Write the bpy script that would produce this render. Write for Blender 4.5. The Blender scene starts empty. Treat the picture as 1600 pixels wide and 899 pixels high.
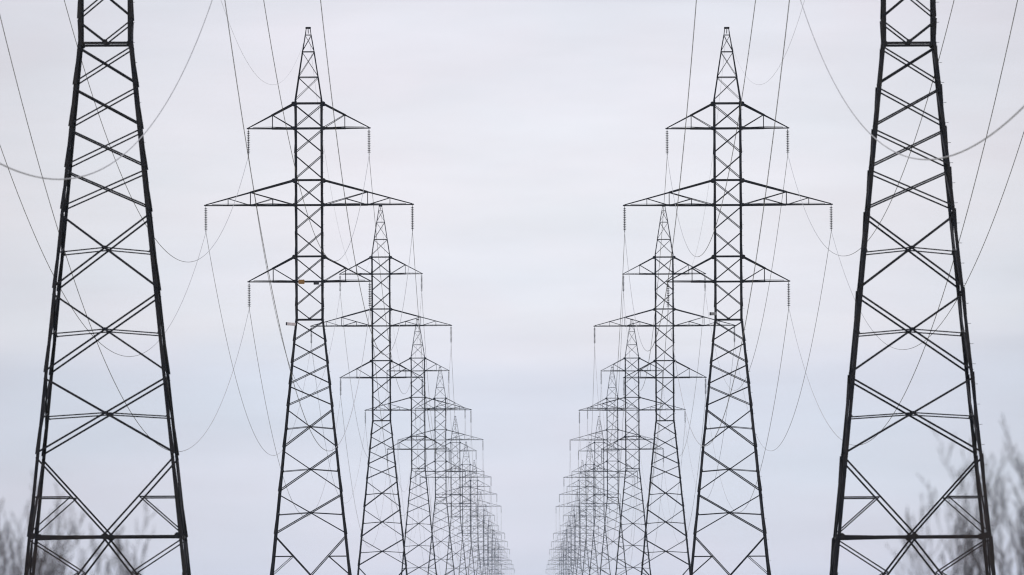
import bpy, bmesh, math, random
from mathutils import Vector, Matrix

scene = bpy.context.scene
COL = scene.collection
R = math.radians

# ------------------------------------------------------------------ camera, sky, light, exposure
EYE = 1.5                                   # eye height above the grass
cam_d = bpy.data.cameras.new('camera')
cam = bpy.data.objects.new('camera', cam_d)
COL.objects.link(cam)
cam.location = (0, 0, EYE)
ROLL = .0056                                # the photographer's slight tilt
cam.rotation_euler = (Matrix.Rotation(math.atan(28.6 / 16800), 4, 'Z') @ Matrix.Rotation(R(90) + math.atan(520.5 / 16800), 4, 'X')
                      @ Matrix.Rotation(-ROLL, 4, 'Z')).to_euler()
cam_d.sensor_width = 36
cam_d.lens = 378                            # long telephoto
cam_d.clip_start = 1
cam_d.clip_end = 60000
cam_d.dof.use_dof = True
cam_d.dof.focus_distance = 850
cam_d.dof.aperture_fstop = 5.0
scene.camera = cam

world = bpy.data.worlds.new('World')
scene.world = world
world.use_nodes = True
wn, wl = world.node_tree.nodes, world.node_tree.links
wn.clear()
SUN_EL, SUN_ROT = R(38), R(-35)


def srgb(r, g, b):
    f = lambda c: (c / 12.92) if c <= .04045 else ((c + .055) / 1.055) ** 2.4
    return (f(r / 255), f(g / 255), f(b / 255), 1)


def build_sky():
    out = wn.new('ShaderNodeOutputWorld')
    mix = wn.new('ShaderNodeMixShader')
    sky = wn.new('ShaderNodeTexSky')
    sky.sky_type = 'NISHITA'
    sky.sun_disc = False
    sky.sun_elevation = SUN_EL
    sky.sun_rotation = SUN_ROT
    b1 = wn.new('ShaderNodeBackground')
    b1.inputs['Strength'].default_value = .06
    wl.new(sky.outputs[0], b1.inputs['Color'])
    # the overcast: layered cloud, bands by elevation, streaks stretched along the horizon
    tc = wn.new('ShaderNodeTexCoord')
    sep = wn.new('ShaderNodeSeparateXYZ')
    wl.new(tc.outputs['Generated'], sep.inputs[0])
    mp = wn.new('ShaderNodeMapping')
    mp.inputs['Scale'].default_value = (26, 26, 150)
    wl.new(tc.outputs['Generated'], mp.inputs['Vector'])
    n1 = wn.new('ShaderNodeTexNoise')
    n1.inputs['Scale'].default_value = 1.0
    n1.inputs['Detail'].default_value = 4
    n1.inputs['Roughness'].default_value = .5
    wl.new(mp.outputs[0], n1.inputs['Vector'])
    # ramp position = sin(elevation) * 15 + small noise
    m1 = wn.new('ShaderNodeMath'); m1.operation = 'MULTIPLY_ADD'
    m1.inputs[1].default_value = .16
    m1.inputs[2].default_value = -.08
    wl.new(n1.outputs['Fac'], m1.inputs[0])
    m2 = wn.new('ShaderNodeMath'); m2.operation = 'MULTIPLY_ADD'
    m2.inputs[1].default_value = 15.0
    wl.new(sep.outputs['Z'], m2.inputs[0])
    wl.new(m1.outputs[0], m2.inputs[2])
    ramp = wn.new('ShaderNodeValToRGB')
    ramp.color_ramp.interpolation = 'B_SPLINE'
    el = ramp.color_ramp.elements
    stops = [(0.0, (226, 225, 235)), (.10, (224, 224, 235)), (.20, (220, 223, 234)), (.30, (216, 222, 235)),
             (.36, (220, 224, 236)), (.42, (234, 234, 240)), (.47, (229, 230, 239)), (.54, (234, 234, 240)),
             (.66, (234, 233, 240)), (.76, (230, 230, 238)), (.88, (228, 227, 236)), (1.0, (229, 228, 236))]
    while len(el) < len(stops):
        el.new(.5)
    for e, (p, c) in zip(el, stops):
        e.position = p
        e.color = srgb(*c)
    wl.new(m2.outputs[0], ramp.inputs['Fac'])
    # lens vignetting put into the sky colour: full ahead, dimmed to either side
    ax = wn.new('ShaderNodeMath'); ax.operation = 'ABSOLUTE'
    wl.new(sep.outputs['X'], ax.inputs[0])
    sh = wn.new('ShaderNodeMapRange'); sh.interpolation_type = 'SMOOTHSTEP'
    sh.inputs['From Min'].default_value = .012
    sh.inputs['From Max'].default_value = .062
    sh.inputs['To Min'].default_value = 1.0
    sh.inputs['To Max'].default_value = .84
    wl.new(ax.outputs[0], sh.inputs['Value'])
    mp2 = wn.new('ShaderNodeMapping')
    mp2.inputs['Scale'].default_value = (38, 38, 210)
    mp2.inputs['Location'].default_value = (3.1, 0, 1.7)
    wl.new(tc.outputs['Generated'], mp2.inputs['Vector'])
    n2 = wn.new('ShaderNodeTexNoise')
    n2.inputs['Scale'].default_value = 1.0
    n2.inputs['Detail'].default_value = 4
    n2.inputs['Roughness'].default_value = .55
    wl.new(mp2.outputs[0], n2.inputs['Vector'])
    mr = wn.new('ShaderNodeMapRange')
    mr.inputs['From Min'].default_value = .25
    mr.inputs['From Max'].default_value = .75
    mr.inputs['To Min'].default_value = .94
    mr.inputs['To Max'].default_value = 1.045
    wl.new(n2.outputs['Fac'], mr.inputs['Value'])
    mm = wn.new('ShaderNodeMath'); mm.operation = 'MULTIPLY'
    wl.new(mr.outputs[0], mm.inputs[0])
    wl.new(sh.outputs[0], mm.inputs[1])
    # an overcast sky grows brighter towards the zenith
    zen = wn.new('ShaderNodeMapRange')
    zen.inputs['From Min'].default_value = .08
    zen.inputs['From Max'].default_value = 1.0
    zen.inputs['To Min'].default_value = 1.0
    zen.inputs['To Max'].default_value = 2.0
    wl.new(sep.outputs['Z'], zen.inputs['Value'])
    mz = wn.new('ShaderNodeMath'); mz.operation = 'MULTIPLY'
    wl.new(mm.outputs[0], mz.inputs[0])
    wl.new(zen.outputs[0], mz.inputs[1])
    mm = mz
    vm = wn.new('ShaderNodeVectorMath'); vm.operation = 'SCALE'
    wl.new(ramp.outputs['Color'], vm.inputs[0])
    wl.new(mm.outputs[0], vm.inputs['Scale'])
    b2 = wn.new('ShaderNodeBackground')
    # faint cool and warm patches in the cloud
    mp3 = wn.new('ShaderNodeMapping')
    mp3.inputs['Scale'].default_value = (45, 45, 110)
    mp3.inputs['Location'].default_value = (7.3, 2.2, 4.1)
    wl.new(tc.outputs['Generated'], mp3.inputs['Vector'])
    n3 = wn.new('ShaderNodeTexNoise')
    n3.inputs['Scale'].default_value = 1.0
    n3.inputs['Detail'].default_value = 4
    wl.new(mp3.outputs[0], n3.inputs['Vector'])
    tint = wn.new('ShaderNodeValToRGB')
    tint.color_ramp.elements[0].position = .33
    tint.color_ramp.elements[0].color = (.962, .988, 1.0, 1)
    tint.color_ramp.elements[1].position = .67
    tint.color_ramp.elements[1].color = (1.0, .983, .992, 1)
    wl.new(n3.outputs['Fac'], tint.inputs['Fac'])
    tv = wn.new('ShaderNodeVectorMath'); tv.operation = 'MULTIPLY'
    wl.new(vm.outputs[0], tv.inputs[0])
    wl.new(tint.outputs['Color'], tv.inputs[1])
    wl.new(tv.outputs[0], b2.inputs['Color'])
    b2.inputs['Strength'].default_value = 1.085
    mix.inputs[0].default_value = .95
    wl.new(b1.outputs[0], mix.inputs[1])
    wl.new(b2.outputs[0], mix.inputs[2])
    wl.new(mix.outputs[0], out.inputs['Surface'])


build_sky()

sun_d = bpy.data.lights.new('sun', 'SUN')
sun_d.energy = .6
sun_d.angle = R(25)
sun_d.color = (1, .97, .93)
sun = bpy.data.objects.new('sun', sun_d)
COL.objects.link(sun)
sun.rotation_euler = (R(90) - SUN_EL, 0, -SUN_ROT + R(180))

vs = scene.view_settings
vs.view_transform = 'Standard'
vs.look = 'None'
vs.exposure = 0
vs.gamma = 1
vs.use_curve_mapping = False
scene.cycles.max_bounces = 4
scene.cycles.diffuse_bounces = 2
scene.cycles.volume_bounces = 1
scene.cycles.filter_width = 1.2

# ------------------------------------------------------------------ helpers
SPAN = 402.0                                # metres from pylon to pylon
K = SPAN / 16800.0                          # (pixels at one span's distance) -> metres
U = 2.09 * K                                # drawing unit of the pylon, about 5 cm
D0 = .09                                    # first pylon stands 1.09 spans away
ROWS = {'left': -721.5 * K, 'right': 647.0 * K}
N = 14                                      # pylons seen in each row


def mat(name, build):
    m = bpy.data.materials.new(name)
    m.use_nodes = True
    nt = m.node_tree
    build(nt, nt.nodes['Principled BSDF'])
    return m


def noisy(c0, c1, scale, rough=.6, metal=0.0, detail=5, spec=.5, stretch=(1, 1, 1)):
    def f(nt, p):
        tc = nt.nodes.new('ShaderNodeTexCoord')
        mp = nt.nodes.new('ShaderNodeMapping')
        mp.inputs['Scale'].default_value = stretch
        nz = nt.nodes.new('ShaderNodeTexNoise')
        nz.inputs['Scale'].default_value = scale
        nz.inputs['Detail'].default_value = detail
        rp = nt.nodes.new('ShaderNodeValToRGB')
        rp.color_ramp.elements[0].position = .35
        rp.color_ramp.elements[1].position = .68
        rp.color_ramp.elements[0].color = (*c0, 1)
        rp.color_ramp.elements[1].color = (*c1, 1)
        nt.links.new(tc.outputs['Object'], mp.inputs['Vector'])
        nt.links.new(mp.outputs[0], nz.inputs['Vector'])
        nt.links.new(nz.outputs['Fac'], rp.inputs['Fac'])
        nt.links.new(rp.outputs[0], p.inputs['Base Color'])
        p.inputs['Roughness'].default_value = rough
        p.inputs['Metallic'].default_value = metal
        p.inputs['Specular IOR Level'].default_value = spec
    return f


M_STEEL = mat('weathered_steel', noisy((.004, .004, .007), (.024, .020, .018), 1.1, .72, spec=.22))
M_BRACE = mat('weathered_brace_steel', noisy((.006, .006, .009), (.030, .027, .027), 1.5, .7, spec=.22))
M_GLASS = mat('insulator_glaze', noisy((.010, .009, .010), (.022, .019, .019), 3, .42))
M_WIRE = mat('aged_aluminium', noisy((.24, .24, .25), (.33, .33, .34), .4, .5, .3))
M_OCHRE = mat('ochre_plate', noisy((.26, .125, .025), (.34, .17, .04), 6, .55))
M_DARKPLATE = mat('dark_plate', noisy((.012, .013, .016), (.03, .03, .035), 6, .6))
M_PALE = mat('pale_box', noisy((.62, .55, .55), (.74, .67, .66), 8, .55))
M_GREYBOX = mat('grey_box', noisy((.26, .26, .265), (.34, .34, .345), 8, .55))
M_BARK = mat('bark', noisy((.022, .016, .014), (.05, .036, .031), 14, .9))
M_TWIG = mat('twig_bark', noisy((.024, .016, .015), (.05, .035, .031), 10, .9))
M_GRASS = mat('dry_grass', noisy((.07, .065, .03), (.16, .14, .075), .35, .95, detail=8))


def link(name, bm, material, parent=None):
    me = bpy.data.meshes.new(name)
    bm.normal_update()
    bm.to_mesh(me)
    bm.free()
    me.materials.append(material)
    o = bpy.data.objects.new(name, me)
    COL.objects.link(o)
    if parent:
        o.parent = parent
    return o


def empty(name, loc, label, cat, group=None):
    o = bpy.data.objects.new(name, None)
    COL.objects.link(o)
    o.location = loc
    o.empty_display_size = .5
    o['label'] = label
    o['category'] = cat
    if group:
        o['group'] = group
    return o


def prism(bm, p, q, prof, u, v):
    """sweep a closed 2-D profile (in the u, v axes) from p to q"""
    a = [bm.verts.new(p + u * x + v * y) for x, y in prof]
    b = [bm.verts.new(q + u * x + v * y) for x, y in prof]
    n = len(prof)
    for i in range(n):
        bm.faces.new((a[i], a[(i + 1) % n], b[(i + 1) % n], b[i]))
    if n == 6:                              # the L section: two quads close it
        for r_ in (a[::-1], b):
            k = r_ if r_ is b else [a[0], a[5], a[4], a[3], a[2], a[1]]
            bm.faces.new((k[0], k[1], k[2], k[3]) if r_ is b else (k[0], k[3], k[4], k[5]))
            bm.faces.new((k[0], k[3], k[4], k[5]) if r_ is b else (k[0], k[1], k[2], k[3]))
    else:
        bm.faces.new(a[::-1])
        bm.faces.new(b)


def angle_bar(bm, p, q, size, inward, off=0.0):
    """a rolled steel angle from p to q, one flange in the face, the other turned inward"""
    p, q = Vector(p), Vector(q)
    t = (q - p).normalized()
    n = Vector(inward)
    n = (n - t * n.dot(t))
    if n.length < 1e-4:
        n = t.orthogonal()
    n.normalize()
    u = t.cross(n).normalized()
    p, q = p + n * off, q + n * off
    th = max(.010, size * .14)
    s = size
    prof = [(-s / 2, 0), (s / 2, 0), (s / 2, th), (-s / 2 + th, th), (-s / 2 + th, s * .9), (-s / 2, s * .9)]
    prism(bm, p, q, prof, u, n)


def leg_bar(bm, p, q, size, sx, sy, grow=0.0):
    """a corner angle: its heel outward, its flanges along the two faces"""
    p, q = Vector(p), Vector(q)
    u = Vector((-sx, 0, 0))
    v = Vector((0, -sy, 0))
    th = size * .16
    s = size
    g = grow
    prof = [(-g, -g), (s, -g), (s, th), (th, th), (th, s), (-g, s)]
    if sx * sy < 0:
        prof = [(y, x) for x, y in prof][::-1]
        prof = [(y, x) for x, y in prof]
    prism(bm, p, q, prof, u, v)


def plate(bm, c, w, h, t, normal):
    """a gusset plate with cut corners, flat in a tower face"""
    c = Vector(c)
    n = Vector(normal).normalized()
    u = n.cross(Vector((0, 0, 1))).normalized()
    v = u.cross(n)
    k = .28
    prof = [(-w / 2, -h / 2 + k * h), (-w / 2 + k * w, -h / 2), (w / 2 - k * w, -h / 2), (w / 2, -h / 2 + k * h),
            (w / 2, h / 2 - k * h), (w / 2 - k * w, h / 2), (-w / 2 + k * w, h / 2), (-w / 2, h / 2 - k * h)]
    prism(bm, c - n * t / 2, c + n * t / 2, prof, u, v)


def box(bm, c, sx, sy, sz, rot=None, bevel=0.0):
    m = Matrix.Translation(Vector(c))
    if rot:
        m = m @ rot
    r = bmesh.ops.create_cube(bm, size=1, matrix=m @ Matrix.Diagonal((sx, sy, sz, 1)))
    if bevel:
        es = list({e for v_ in r['verts'] for e in v_.link_edges})
        bmesh.ops.bevel(bm, geom=es, offset=bevel, segments=2, affect='EDGES')


def tube(bm, pts, radii, sides=6, cap=True):
    rings = []
    prev = None
    for i, p in enumerate(pts):
        a = pts[max(i - 1, 0)]
        b = pts[min(i + 1, len(pts) - 1)]
        t = (b - a).normalized()
        if prev is None:
            u = t.orthogonal().normalized()
        else:
            u = prev - t * prev.dot(t)
            u = u.normalized() if u.length > 1e-6 else t.orthogonal().normalized()
        prev = u
        v = t.cross(u)
        rr = radii[i] if isinstance(radii, (list, tuple)) else radii
        rings.append([bm.verts.new(p + (u * math.cos(2 * math.pi * k / sides) + v * math.sin(2 * math.pi * k / sides)) * rr)
                      for k in range(sides)])
    for a, b in zip(rings, rings[1:]):
        for k in range(sides):
            f = bm.faces.new((a[k], a[(k + 1) % sides], b[(k + 1) % sides], b[k]))
            f.smooth = True
    if cap:
        bm.faces.new(rings[0][::-1])
        bm.faces.new(rings[-1])


# ------------------------------------------------------------------ ground: one sheet, a grassy right of way
# waist heights read off the photograph give each pylon's ground, row by row
STEP = [0, 0, 0, -18, -13, -5, 4, -44, 0, -120, -118, -128, -225, -215, -230, -240, -240]   # index = pylon number
GZ = [s * K for s in STEP]


def cross_fall(x):
    return -ROLL * max(-40, min(40, x))     # the strip falls gently to one side


def ground_z(y):
    t = y / SPAN - D0
    if t <= 0:
        return GZ[0]
    if t >= len(GZ) - 1:
        return GZ[-1]
    i = int(t)
    f = t - i
    f = f * f * (3 - 2 * f)
    return GZ[i] * (1 - f) + GZ[i + 1] * f


def build_ground():
    bm = bmesh.new()
    ys = [-12000, -4000, -500] + [i * SPAN / 6 for i in range(0, 6 * 17)] + [7400, 9000, 12000]
    xs = [-12000, -3000, -600, -120, -60, -30, 0, 30, 60, 120, 600, 3000, 12000]
    g = [[bm.verts.new((x, y, ground_z(y) + cross_fall(x))) for x in xs] for y in ys]
    for a, b in zip(g, g[1:]):
        for i in range(len(xs) - 1):
            f = bm.faces.new((a[i], a[i + 1], b[i + 1], b[i]))
            f.smooth = True
    o = link('ground', bm, M_GRASS)
    o['kind'] = 'structure'
    o['label'] = 'dry grassy strip under the power lines'


build_ground()

# ------------------------------------------------------------------ lattice pylons
WAIST = 500 * U                             # height of the waist frame above the pylon's base
CAGE_W = 43.5
LOW = [0, 34, 68, 101.5, 135.5, 200, 268.5, 335, 402]        # panel joints below the waist
CAGE = [0, 20, 59.6, 99, 139.3, 179.3, 218.4, 259.5, 299.3, 338.5]
PEAK = [(343.5, 43.0), (379.3, 32), (419.2, 19.6), (445.5, 10.2), (457.0, 7.0)]
PANEL = 39.8


def half_low(d):                            # half width, d units below the waist
    return (44 + .201 * d) / 2 * U


CORN = ((-1, -1), (1, -1), (1, 1), (-1, 1))
FACES = ((0, 1, (0, 1, 0)), (2, 3, (0, -1, 0)), (1, 2, (-1, 0, 0)), (3, 0, (1, 0, 0)))   # corner, corner, inward


def build_pylon(tall, near=False, flare=1):
    """one pylon at the origin; tall has one more cage panel below the lowest arms"""
    ext = PANEL if tall else 0
    cage = CAGE[:]
    if tall:
        cage = [0, 20, 59.8] + [c + PANEL for c in CAGE[2:]]
    hc = CAGE_W / 2 * U

    def zc(h):                              # cage height -> z
        return WAIST + h * U

    def low_pt(c, d):
        h = half_low(d)
        return Vector((CORN[c][0] * h, CORN[c][1] * h, WAIST - d * U))

    def cage_pt(c, h):
        return Vector((CORN[c][0] * hc, CORN[c][1] * hc, zc(h)))

    def peak_pt(c, i):
        z, w = PEAK[i]
        return Vector((CORN[c][0] * w / 2 * U, CORN[c][1] * w / 2 * U, zc(z + ext)))

    root = bpy.data.objects.new('lattice_pylon', None)
    COL.objects.link(root)
    root.empty_display_size = .5
    top_i = len(cage) - 1
    legs = []
    # four legs, spliced at the panel joints
    for c, (sx, sy) in enumerate(CORN):
        bm = bmesh.new()
        js = [501] + LOW[::-1]
        for a, b in zip(js, js[1:]):
            s = .135
            leg_bar(bm, low_pt(c, a), low_pt(c, b), s, sx, sy)
        out = Vector((sx, sy, 0))
        for a in LOW[1:]:                   # splice angles lapped outside the joints, packed out at one end
            b = a - flare * (22 if a > 150 else 17)
            leg_bar(bm, low_pt(c, a) + out * .045, low_pt(c, b) + out * .006, .14, sx, sy)
        bm2 = bm
        for a, b in zip(cage, cage[1:]):
            leg_bar(bm2, cage_pt(c, a), cage_pt(c, b), .155, sx, sy)
        for a in cage[1:-1:2]:
            leg_bar(bm2, cage_pt(c, a) + out * .04, cage_pt(c, a + flare * 14) + out * .006, .14, sx, sy)
        leg_bar(bm2, cage_pt(c, cage[-1]), peak_pt(c, 0), .13, sx, sy)
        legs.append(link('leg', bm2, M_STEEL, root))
    # braced body below the waist
    for i in range(7):
        bm = bmesh.new()
        for fi, (a, b, n) in enumerate(FACES):
            d0, d1 = LOW[i], LOW[i + 1]
            big = i >= 4
            g0, g1 = (2.6, 1.8) if not big else (4.6, 1.0)
            s = .062 if not big else .078
            angle_bar(bm, low_pt(a, d0 + g0), low_pt(b, d1 - g1), s, n, -.02)
            angle_bar(bm, low_pt(b, d0 + g0), low_pt(a, d1 - g1), s, n, .075)
            if big:                         # half-height horizontals running up to the crossing
                w0, w1 = half_low(d0), half_low(d1)
                t = w0 / (w0 + w1)
                dc = d0 + g0 + (d1 - g1 - d0 - g0) * t
                ctr = (low_pt(a, dc) + low_pt(b, dc)) / 2
                dm = (d0 + d1) / 2 + 3.2
                for c in (a, b):
                    angle_bar(bm, low_pt(c, dm), ctr, .05, n, .15)
                plate(bm, ctr + Vector(n) * .03, .15, .14, .02, n)
            for c in (a, b):
                w = .11
                plate(bm, low_pt(c, d1) + Vector(n) * .035 + (low_pt(b if c == a else a, d1) - low_pt(c, d1)).normalized() * (w / 2 + .02),
                      w, .20, .018, n)
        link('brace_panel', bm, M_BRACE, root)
    bm = bmesh.new()
    bf = bmesh.new()
    for fi, (a, b, n) in enumerate(FACES):
        # K panel above the bottom belt
        belt_c = (low_pt(a, 402) + low_pt(b, 402)) / 2
        for c in (a, b):
            p0 = low_pt(c, 337.5)
            angle_bar(bm, p0, belt_c + Vector((0, 0, .12)), .075, n, 0)
            mid = p0.lerp(belt_c, .5)
            angle_bar(bm, low_pt(c, 402 - (mid.z - belt_c.z) / U), mid, .055, n, .1)
            angle_bar(bm, low_pt(c, 400), mid, .05, n, .02 if fi < 2 else .1)
            # legs below the belt
            foot = low_pt(c, 498)
            angle_bar(bf, belt_c - Vector((0, 0, .12)), foot, .08, n, 0)
            m2 = belt_c.lerp(foot, .30)
            angle_bar(bf, low_pt(c, 404), m2, .055, n, .02)
            m3 = belt_c.lerp(foot, .62)
            angle_bar(bf, low_pt(c, 402 - (m3.z - belt_c.z) / U), m3, .05, n, .1)
            angle_bar(bf, low_pt(c, 402 - (m3.z - belt_c.z) / U), m2, .05, n, .18)
        for c in (a, b):
            plate(bm, low_pt(c, 401.5) + Vector(n) * .035 + (low_pt(b if c == a else a, 399) - low_pt(c, 402)).normalized() * .16, .30, .26, .018, n)
    link('knee_brace_panel', bm, M_BRACE, root)
    link('foot_brace_panel', bf, M_BRACE, root)
    # bottom belt and waist frame
    bm = bmesh.new()
    for a, b, n in FACES:
        angle_bar(bm, low_pt(a, 402), low_pt(b, 402), .10, n, .05)
        angle_bar(bm, low_pt(a, 400.8), low_pt(b, 403.6), .05, n, .09)
        plate(bm, (low_pt(a, 402) + low_pt(b, 402)) / 2 + Vector(n) * .03, .32, .26, .025, n)
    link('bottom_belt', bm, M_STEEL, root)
    bm = bmesh.new()
    for a, b, n in FACES:
        angle_bar(bm, low_pt(a, 0), low_pt(b, 0), .10, n, .05)
        plate(bm, (low_pt(a, -1.0) + low_pt(b, -1.0)) / 2 + Vector(n) * .03, .22, .19, .025, n)
        for c in (a, b):
            plate(bm, low_pt(c, .3) + (low_pt(b if c == a else a, 0) - low_pt(c, 0)).normalized() * .14 + Vector(n) * .03, .16, .2, .02, n)
    link('waist_frame', bm, M_STEEL, root)
    # cage bracing, panel by panel
    arm_idx = [i for i in range(1, len(cage)) if any(abs(cage[i] - ext - CAGE[k]) < .01 for k in (2, 3, 5, 6, 8, 9))]
    for i in range(0, top_i + 1):
        bm = bmesh.new()
        for a, b, n in FACES:
            if i == 0:                      # the half panel, a V down to the waist
                ctr = (cage_pt(a, 1.5) + cage_pt(b, 1.5)) / 2
                for c in (a, b):
                    angle_bar(bm, cage_pt(c, cage[1] - 1.5), ctr, .062, n, .02 if c == a else -.02)
                continue
            if i < top_i:
                h0, h1 = cage[i] + 1.8, cage[i + 1] - 1.8
                angle_bar(bm, cage_pt(a, h0), cage_pt(b, h1), .06, n, -.02)
                angle_bar(bm, cage_pt(b, h0), cage_pt(a, h1), .06, n, .065)
            if i in arm_idx:
                angle_bar(bm, cage_pt(a, cage[i]), cage_pt(b, cage[i]), .095, n, .15)
            else:
                for c in (a, b):
                    plate(bm, cage_pt(c, cage[i]) + (cage_pt(b if c == a else a, 0) - cage_pt(c, 0)).normalized() * .08 + Vector(n) * .03,
                          .13, .2, .016, n)
        link('cage_brace_panel' if i < top_i else 'cage_top_frame', bm, M_BRACE, root)
    # peak
    bm = bmesh.new()
    for c, (sx, sy) in enumerate(CORN):
        for i in range(4):
            leg_bar(bm, peak_pt(c, i), peak_pt(c, i + 1), .095 - .012 * i, sx, sy)
    for a, b, n in FACES:
        for i in range(3):
            angle_bar(bm, peak_pt(a, i), peak_pt(b, i + 1), .036, n, -.01)
            angle_bar(bm, peak_pt(b, i), peak_pt(a, i + 1), .036, n, .04)
        for i in (1, 2, 3):
            angle_bar(bm, peak_pt(a, i), peak_pt(b, i), .06, n, .09)
    zt = zc(PEAK[-1][0] + ext)
    box(bm, (0, 0, zt - .02), 8.4 * U, 8.4 * U, .15, bevel=.02)
    box(bm, (0, 0, zt - .26), .05, .05, .40)
    link('peak', bm, M_STEEL, root)
    # six cross arms, each with its insulator string
    for lo, up, tip in ((2, 3, 94.3), (5, 6, 161.5), (8, 9, 94.3)):
        zl, zu = zc(CAGE[lo] + ext), zc(CAGE[up] + ext)
        for sx in (-1, 1):
            arm = bmesh.new()
            T = Vector((sx * tip * U, 0, zl))
            wide = tip > 120
            lowers, uppers = [], []
            for sy in (-1, 1):
                L = Vector((sx * hc, sy * hc, zl))
                P = Vector((sx * hc, sy * hc, zu))
                tl = T + Vector((0, sy * .10, 0))
                tu = T + Vector((0, sy * .10, .06))
                inn = (0, -sy, 0)
                lp = lambda f: L.lerp(tl, f)
                up_ = lambda f: P.lerp(tu, f)
                angle_bar(arm, lp(0), lp(.5), .115, inn)
                angle_bar(arm, lp(.5), lp(1), .080, inn, .012)
                angle_bar(arm, up_(0), up_(.5), .115, inn)
                angle_bar(arm, up_(.5), up_(1), .075, inn, .012)
                if wide:
                    m = up_(.5).lerp(lp(0), .5)
                    angle_bar(arm, up_(.5), lp(0), .055, inn, .03)
                    angle_bar(arm, up_(.5), lp(.5), .05, inn, .09)
                    angle_bar(arm, m, lp(.25), .045, inn, .09)
                    angle_bar(arm, m, lp(.5), .045, inn, .14)
                    angle_bar(arm, up_(.75), lp(.75), .045, inn, .03)
                    angle_bar(arm, up_(.75), lp(.5), .045, inn, .05)
                else:
                    angle_bar(arm, up_(.48), lp(0), .052, inn, .03)
                    angle_bar(arm, up_(.48), lp(.48), .048, inn, .09)
                plate(arm, P + Vector((sx * .06, 0, -.04)) + Vector(inn) * -.02, .34, .28, .022, inn)
                plate(arm, L + Vector((sx * .06, 0, .02)) + Vector(inn) * -.02, .28, .20, .022, inn)
                lowers.append((L, tl))
                uppers.append((P, tu))
            fr = (0, .25, .5, .75, .93) if wide else (0, .48, .9)
            for i, f in enumerate(fr):      # plan bracing of the bottom face
                a_ = lowers[0][0].lerp(lowers[0][1], f)
                b_ = lowers[1][0].lerp(lowers[1][1], f)
                if i:
                    angle_bar(arm, a_, b_, .05, (0, 0, 1), .03)
                if i + 1 < len(fr):
                    p_, q_ = (0, 1) if i % 2 else (1, 0)
                    angle_bar(arm, lowers[p_][0].lerp(lowers[p_][1], f), lowers[q_][0].lerp(lowers[q_][1], fr[i + 1]), .045, (0, 0, 1), .08)
            box(arm, T + Vector((sx * .02, 0, .015)), .22, .26, .10, bevel=.015)
            ao = link('cross_arm', arm, M_STEEL, root)
            ins = bmesh.new()
            zi = zl - .05
            tube(ins, [Vector((T.x, 0, zi)), Vector((T.x, 0, zi - 1.98))], .022, 6)
            for k in range(13):             # a string of thirteen bell-shaped discs
                z0 = zi - .20 - k * .137
                tube(ins, [Vector((T.x, 0, z0 + .058)), Vector((T.x, 0, z0 + .03)), Vector((T.x, 0, z0)), Vector((T.x, 0, z0 - .018))],
                     [.05, .06, .14, .115], 10)
            tube(ins, [Vector((T.x, -.22, zi - 2.02)), Vector((T.x, -.1, zi - 1.99)), Vector((T.x, .1, zi - 1.99)), Vector((T.x, .22, zi - 2.02))], [.025, .04, .04, .025], 6)
            link('insulator_string', ins, M_GLASS, ao)
    # step bolts up one leg: sub-parts on the nearest pylons, part of the leg's mesh farther off
    z = WAIST - 499 * U + 2.0
    k = 0
    bolts = bmesh.new() if not near else None
    while z < zc(338 + ext):
        d = (WAIST - z) / U
        p = low_pt(1, d) if d > 0 else Vector((hc, -hc, z))
        if near and not 5.0 < z < 29:
            z += .41; k += 1
            continue
        bm = bmesh.new() if near else bolts
        if k % 2 == 0:
            tube(bm, [p + Vector((-.02, .03, 0)), p + Vector((.12, .03, 0)), p + Vector((.135, .03, .012))], .009, 5)
        else:
            tube(bm, [p + Vector((-.03, .02, 0)), p + Vector((-.03, -.15, 0)), p + Vector((-.03, -.17, .015))], .011, 5)
        if near:
            link('step_bolt', bm, M_STEEL, legs[1])
        z += .41
        k += 1
    if not near:
        me = legs[1].data
        bolts.from_mesh(me)
        bolts.to_mesh(me)
        bolts.free()
    return root


def copy_tree(o, parent=None):
    c = o.copy()
    COL.objects.link(c)
    c.parent = parent
    for ch in list(o.children):
        copy_tree(ch, c)
    return c


ORD = ['', 'nearest', 'second', 'third', 'fourth', 'fifth', 'sixth', 'seventh', 'eighth', 'ninth', 'tenth', 'eleventh',
       'twelfth', 'thirteenth', 'fourteenth', 'fifteenth']


def pylon_label(side, n):
    if n == 1:
        return f'big dark lattice pylon at the {side} edge, its top cut off by the frame'
    if n == 2:
        return ('whole dark lattice pylon in the left row with an ochre plate on its lowest arms' if side == 'left' else
                'whole dark lattice pylon in the right row with a small grey box on its waist')
    if n == 3:
        return f'slim dark pylon, third from the camera in the {side} row, behind the large whole one'
    if n <= 6:
        return f'dark grey pylon, {ORD[n]} from the camera in the receding {side} row'
    if n <= 10:
        return f'small thin grey pylon, {ORD[n]} from the camera in the {side} row'
    return f'tiny haze-faded pylon, {ORD[n]} from the camera far down the {side} row'


protos = {'near left': build_pylon(True, True), 'near right': build_pylon(True, True, -1), True: build_pylon(True), False: build_pylon(False)}
used = set()
TALL = {n: (n % 2 == 1 and n < 8) or n == 8 for n in range(0, N + 2)}
TALL[9] = TALL[10] = TALL[11] = False
pylons = {}
for side, x in ROWS.items():
    for n in range(1, N + 1):
        kind = 'near ' + side if n == 1 else TALL[n]
        p = protos[kind]
        o = p if kind not in used else copy_tree(p)
        used.add(kind)
        y = (n + D0) * SPAN
        o.location = (x, y, GZ[n] + cross_fall(x))
        o['label'] = pylon_label(side, n)
        o['category'] = 'pylon'
        o['group'] = f'pylons of the {side} row'
        pylons[side, n] = o


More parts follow.
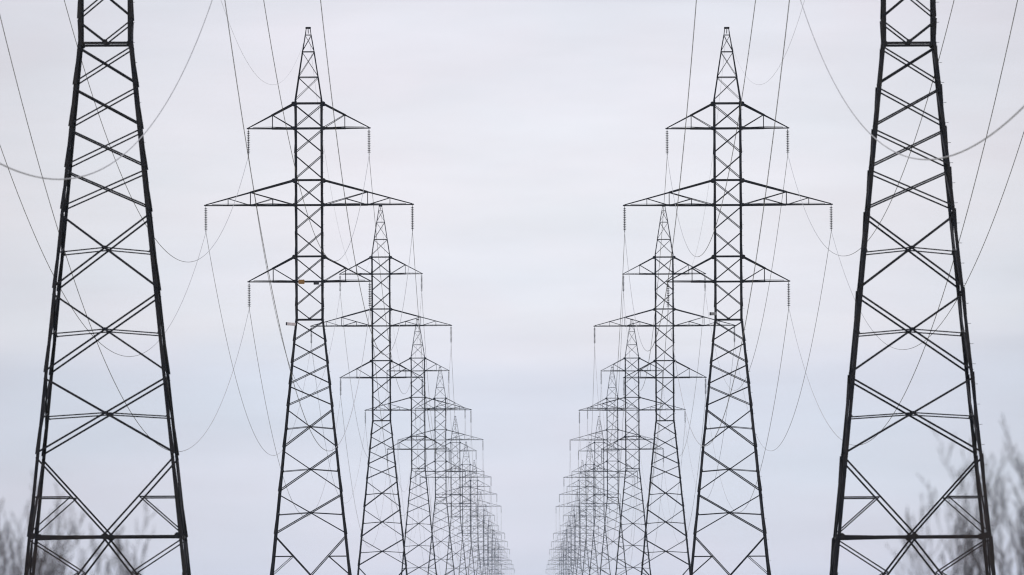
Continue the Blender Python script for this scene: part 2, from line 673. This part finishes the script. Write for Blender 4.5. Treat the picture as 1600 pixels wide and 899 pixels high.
# the boxes and plates fixed to the second pylon of each row
def fixture(pyl, name, x, z, y, w, h, d, m, label, tilt=0.0, cap=None):
    bm = bmesh.new()
    rot = Matrix.Rotation(tilt, 4, 'Y')
    box(bm, (x, y, z), w, d, h, rot, bevel=.02)
    for s in (-.3, .3):                     # clip straps
        box(bm, Vector((x, y, z)) + rot @ Vector((s * w, 0, 0)), .03, d + .03, h + .03, rot)
    o = link(name, bm, m, pyl)
    o['label'] = label
    if cap:
        bm = bmesh.new()
        box(bm, Vector((x, y, z)) + rot @ Vector((-w / 2 - .03, 0, 0)), .12, d + .02, h + .02, rot, bevel=.015)
        link('end_cap', bm, cap, o)


pl, pr = pylons['left', 2], pylons['right', 2]
za = WAIST + CAGE[2] * U
hcw = CAGE_W / 2 * U
fixture(pl, 'marker_plate', -12.0 * U, za - .05, -hcw - .12, 9.6 * U, 6.8 * U, .05, M_OCHRE, 'ochre yellow plate')
fixture(pl, 'small_plate', 11.2 * U, za - .14, -hcw - .12, 8.6 * U, 5.6 * U, .05, M_DARKPLATE, 'dark plate')
fixture(pl, 'marker_box', -28.2 * U, WAIST - 7.3 * U, -hcw - .14, 13.5 * U, 4.6 * U, .22, M_PALE, 'pale box with a dark end', tilt=R(4), cap=M_DARKPLATE)
fixture(pr, 'marker_box', -23.5 * U, WAIST + 8.7 * U, -hcw - .14, 9.5 * U, 4.6 * U, .22, M_GREYBOX, 'short grey box with a dark end', cap=M_DARKPLATE)


# ------------------------------------------------------------------ the wires: each runs the whole row
def wire_z(n, h_waist):
    """height of a wire's support at pylon n, h_waist units above the waist"""
    return GZ[n] + WAIST + (h_waist + (PANEL if TALL[n] else 0)) * U


GZ_T = GZ


def build_wire(side, name, xo, h, sag, sag0, radius, label):
    bm = bmesh.new()
    x = ROWS[side] + xo
    cf = cross_fall(ROWS[side])
    pts = []
    for n in range(0, N):
        za_, zb_ = wire_z(n, h) + cf, wire_z(n + 1, h) + cf
        s = sag0 if n == 0 else sag
        segs = 90 if n < 2 else (48 if n < 5 else 24)
        for i in range(segs):
            t = i / segs
            y = (n + D0 + t) * SPAN
            pts.append(Vector((x, y, za_ + (zb_ - za_) * t - 4 * s * t * (1 - t))))
    pts.append(Vector((x, (N + D0) * SPAN, wire_z(N, h) + cf)))
    tube(bm, pts, radius, 6)
    o = link(name, bm, M_WIRE)
    o['label'] = label
    o['category'] = 'power line'
    o['group'] = f'wires of the {side} row'


for side in ROWS:
    sg = (630 if side == 'left' else 615) * K
    sg0 = (619 if side == 'left' else 593) * K
    for i, tip, arm in ((2, 94.3, 'lowest'), (5, 161.5, 'longest middle'), (8, 94.3, 'top')):
        for sx in (-1, 1):
            build_wire(side, 'conductor_wire', sx * tip * U, CAGE[i] - 2.07 / U, sg, sg0, .0180,
                       f'sagging wire on the {"left" if sx < 0 else "right"} tips of the {arm} arms of the {side} row')
    build_wire(side, 'earth_wire', 0, PEAK[-1][0], 551 * K, 551 * K, .007,
               f'very thin pale wire strung from peak to peak along the {side} row')


# ------------------------------------------------------------------ bare thorny saplings in the foreground
def build_tree(x, y, height, seed, stems, spread, lean, thick, label):
    rnd = random.Random(seed)
    gz = ground_z(y) + cross_fall(x)
    root = empty('bare_tree', (x, y, gz), label, 'tree', 'bare trees in the bottom corners')
    tr = bmesh.new()
    cr = bmesh.new()

    def grow(bm, p, d, length, r, level):
        n = 6 if level < 2 else 4
        pts = [p.copy()]
        rad = [r]
        q = p.copy()
        dd = d.copy()
        for i in range(n):
            dd = (dd + Vector((rnd.gauss(0, .06), rnd.gauss(0, .06), .06 + rnd.gauss(0, .04)))).normalized()
            q = q + dd * (length / n)
            pts.append(q.copy())
            rad.append(max(.0026, r * (1 - .8 * (i + 1) / n)))
        tube(bm, pts, rad, 6 if level < 2 else 4)
        if level >= 3:
            return
        kids = (7, 5, 4)[level]
        for k in range(kids):
            f = .30 + .68 * (k + rnd.random()) / kids
            i = min(int(f * n), n - 1)
            b = pts[i].lerp(pts[i + 1], f * n - i)
            axis = Vector((rnd.gauss(0, 1), rnd.gauss(0, 1), 0)).normalized()
            a = rnd.uniform(.3, .65)
            nd = (dd * math.cos(a) + axis * math.sin(a) + Vector((0, 0, .2))).normalized()
            grow(cr, b, nd, length * rnd.uniform(.30, .52) * (1.1 - .5 * f), max(.003, rad[i] * .62), level + 1)

    for s in range(stems):
        a = 2 * math.pi * (s + rnd.random() * .6) / stems
        off = Vector((math.cos(a), math.sin(a), 0))
        d = (Vector((0, 0, 1)) + off * rnd.uniform(.05, spread) + Vector((lean, 0, 0))).normalized()
        grow(tr, Vector((0, 0, -.15)) + off * .10, d, height * rnd.uniform(.72, 1.0), rnd.uniform(.6, 1.0) * thick, 0)
    link('trunk', tr, M_BARK, root)
    link('crown', cr, M_TWIG, root)


build_tree(-6.06, 125, 2.75, 11, 16, .22, .0, .027, 'blurred bare grey-brown tree at the bottom left corner')
build_tree(-5.12, 128, 2.5, 23, 9, .20, .01, .019, 'low blurred bare tree under the belt of the left pylon')
build_tree(4.90, 122, 3.25, 37, 8, .30, -.06, .023, 'blurred bare tree with twigs showing between the legs of the right pylon')
build_tree(5.95, 125, 3.4, 43, 11, .24, -.05, .026, 'dense blurred bare tree at the bottom right corner')


# ------------------------------------------------------------------ air: one box of thin haze round everything
def build_haze():
    bm = bmesh.new()
    lo, hi = min(GZ) - 1.2, 54.0
    r = bmesh.ops.create_cube(bm, size=1, matrix=Matrix.Translation((0, 0, (lo + hi) / 2)) @ Matrix.Diagonal((24600, 24600, hi - lo, 1)))
    me = bpy.data.meshes.new('haze')
    bm.to_mesh(me)
    bm.free()
    m = bpy.data.materials.new('haze_air')
    m.use_nodes = True
    nt = m.node_tree
    nt.nodes.clear()
    out = nt.nodes.new('ShaderNodeOutputMaterial')
    pv = nt.nodes.new('ShaderNodeVolumePrincipled')
    pv.inputs['Color'].default_value = (.56, .74, 1.0, 1)
    pv.inputs['Density'].default_value = .000030
    pv.inputs['Anisotropy'].default_value = .3
    nt.links.new(pv.outputs[0], out.inputs['Volume'])
    me.materials.append(m)
    o = bpy.data.objects.new('haze', me)
    COL.objects.link(o)
    o['kind'] = 'stuff'
    o['label'] = 'thin blue-grey haze over the line'


build_haze()
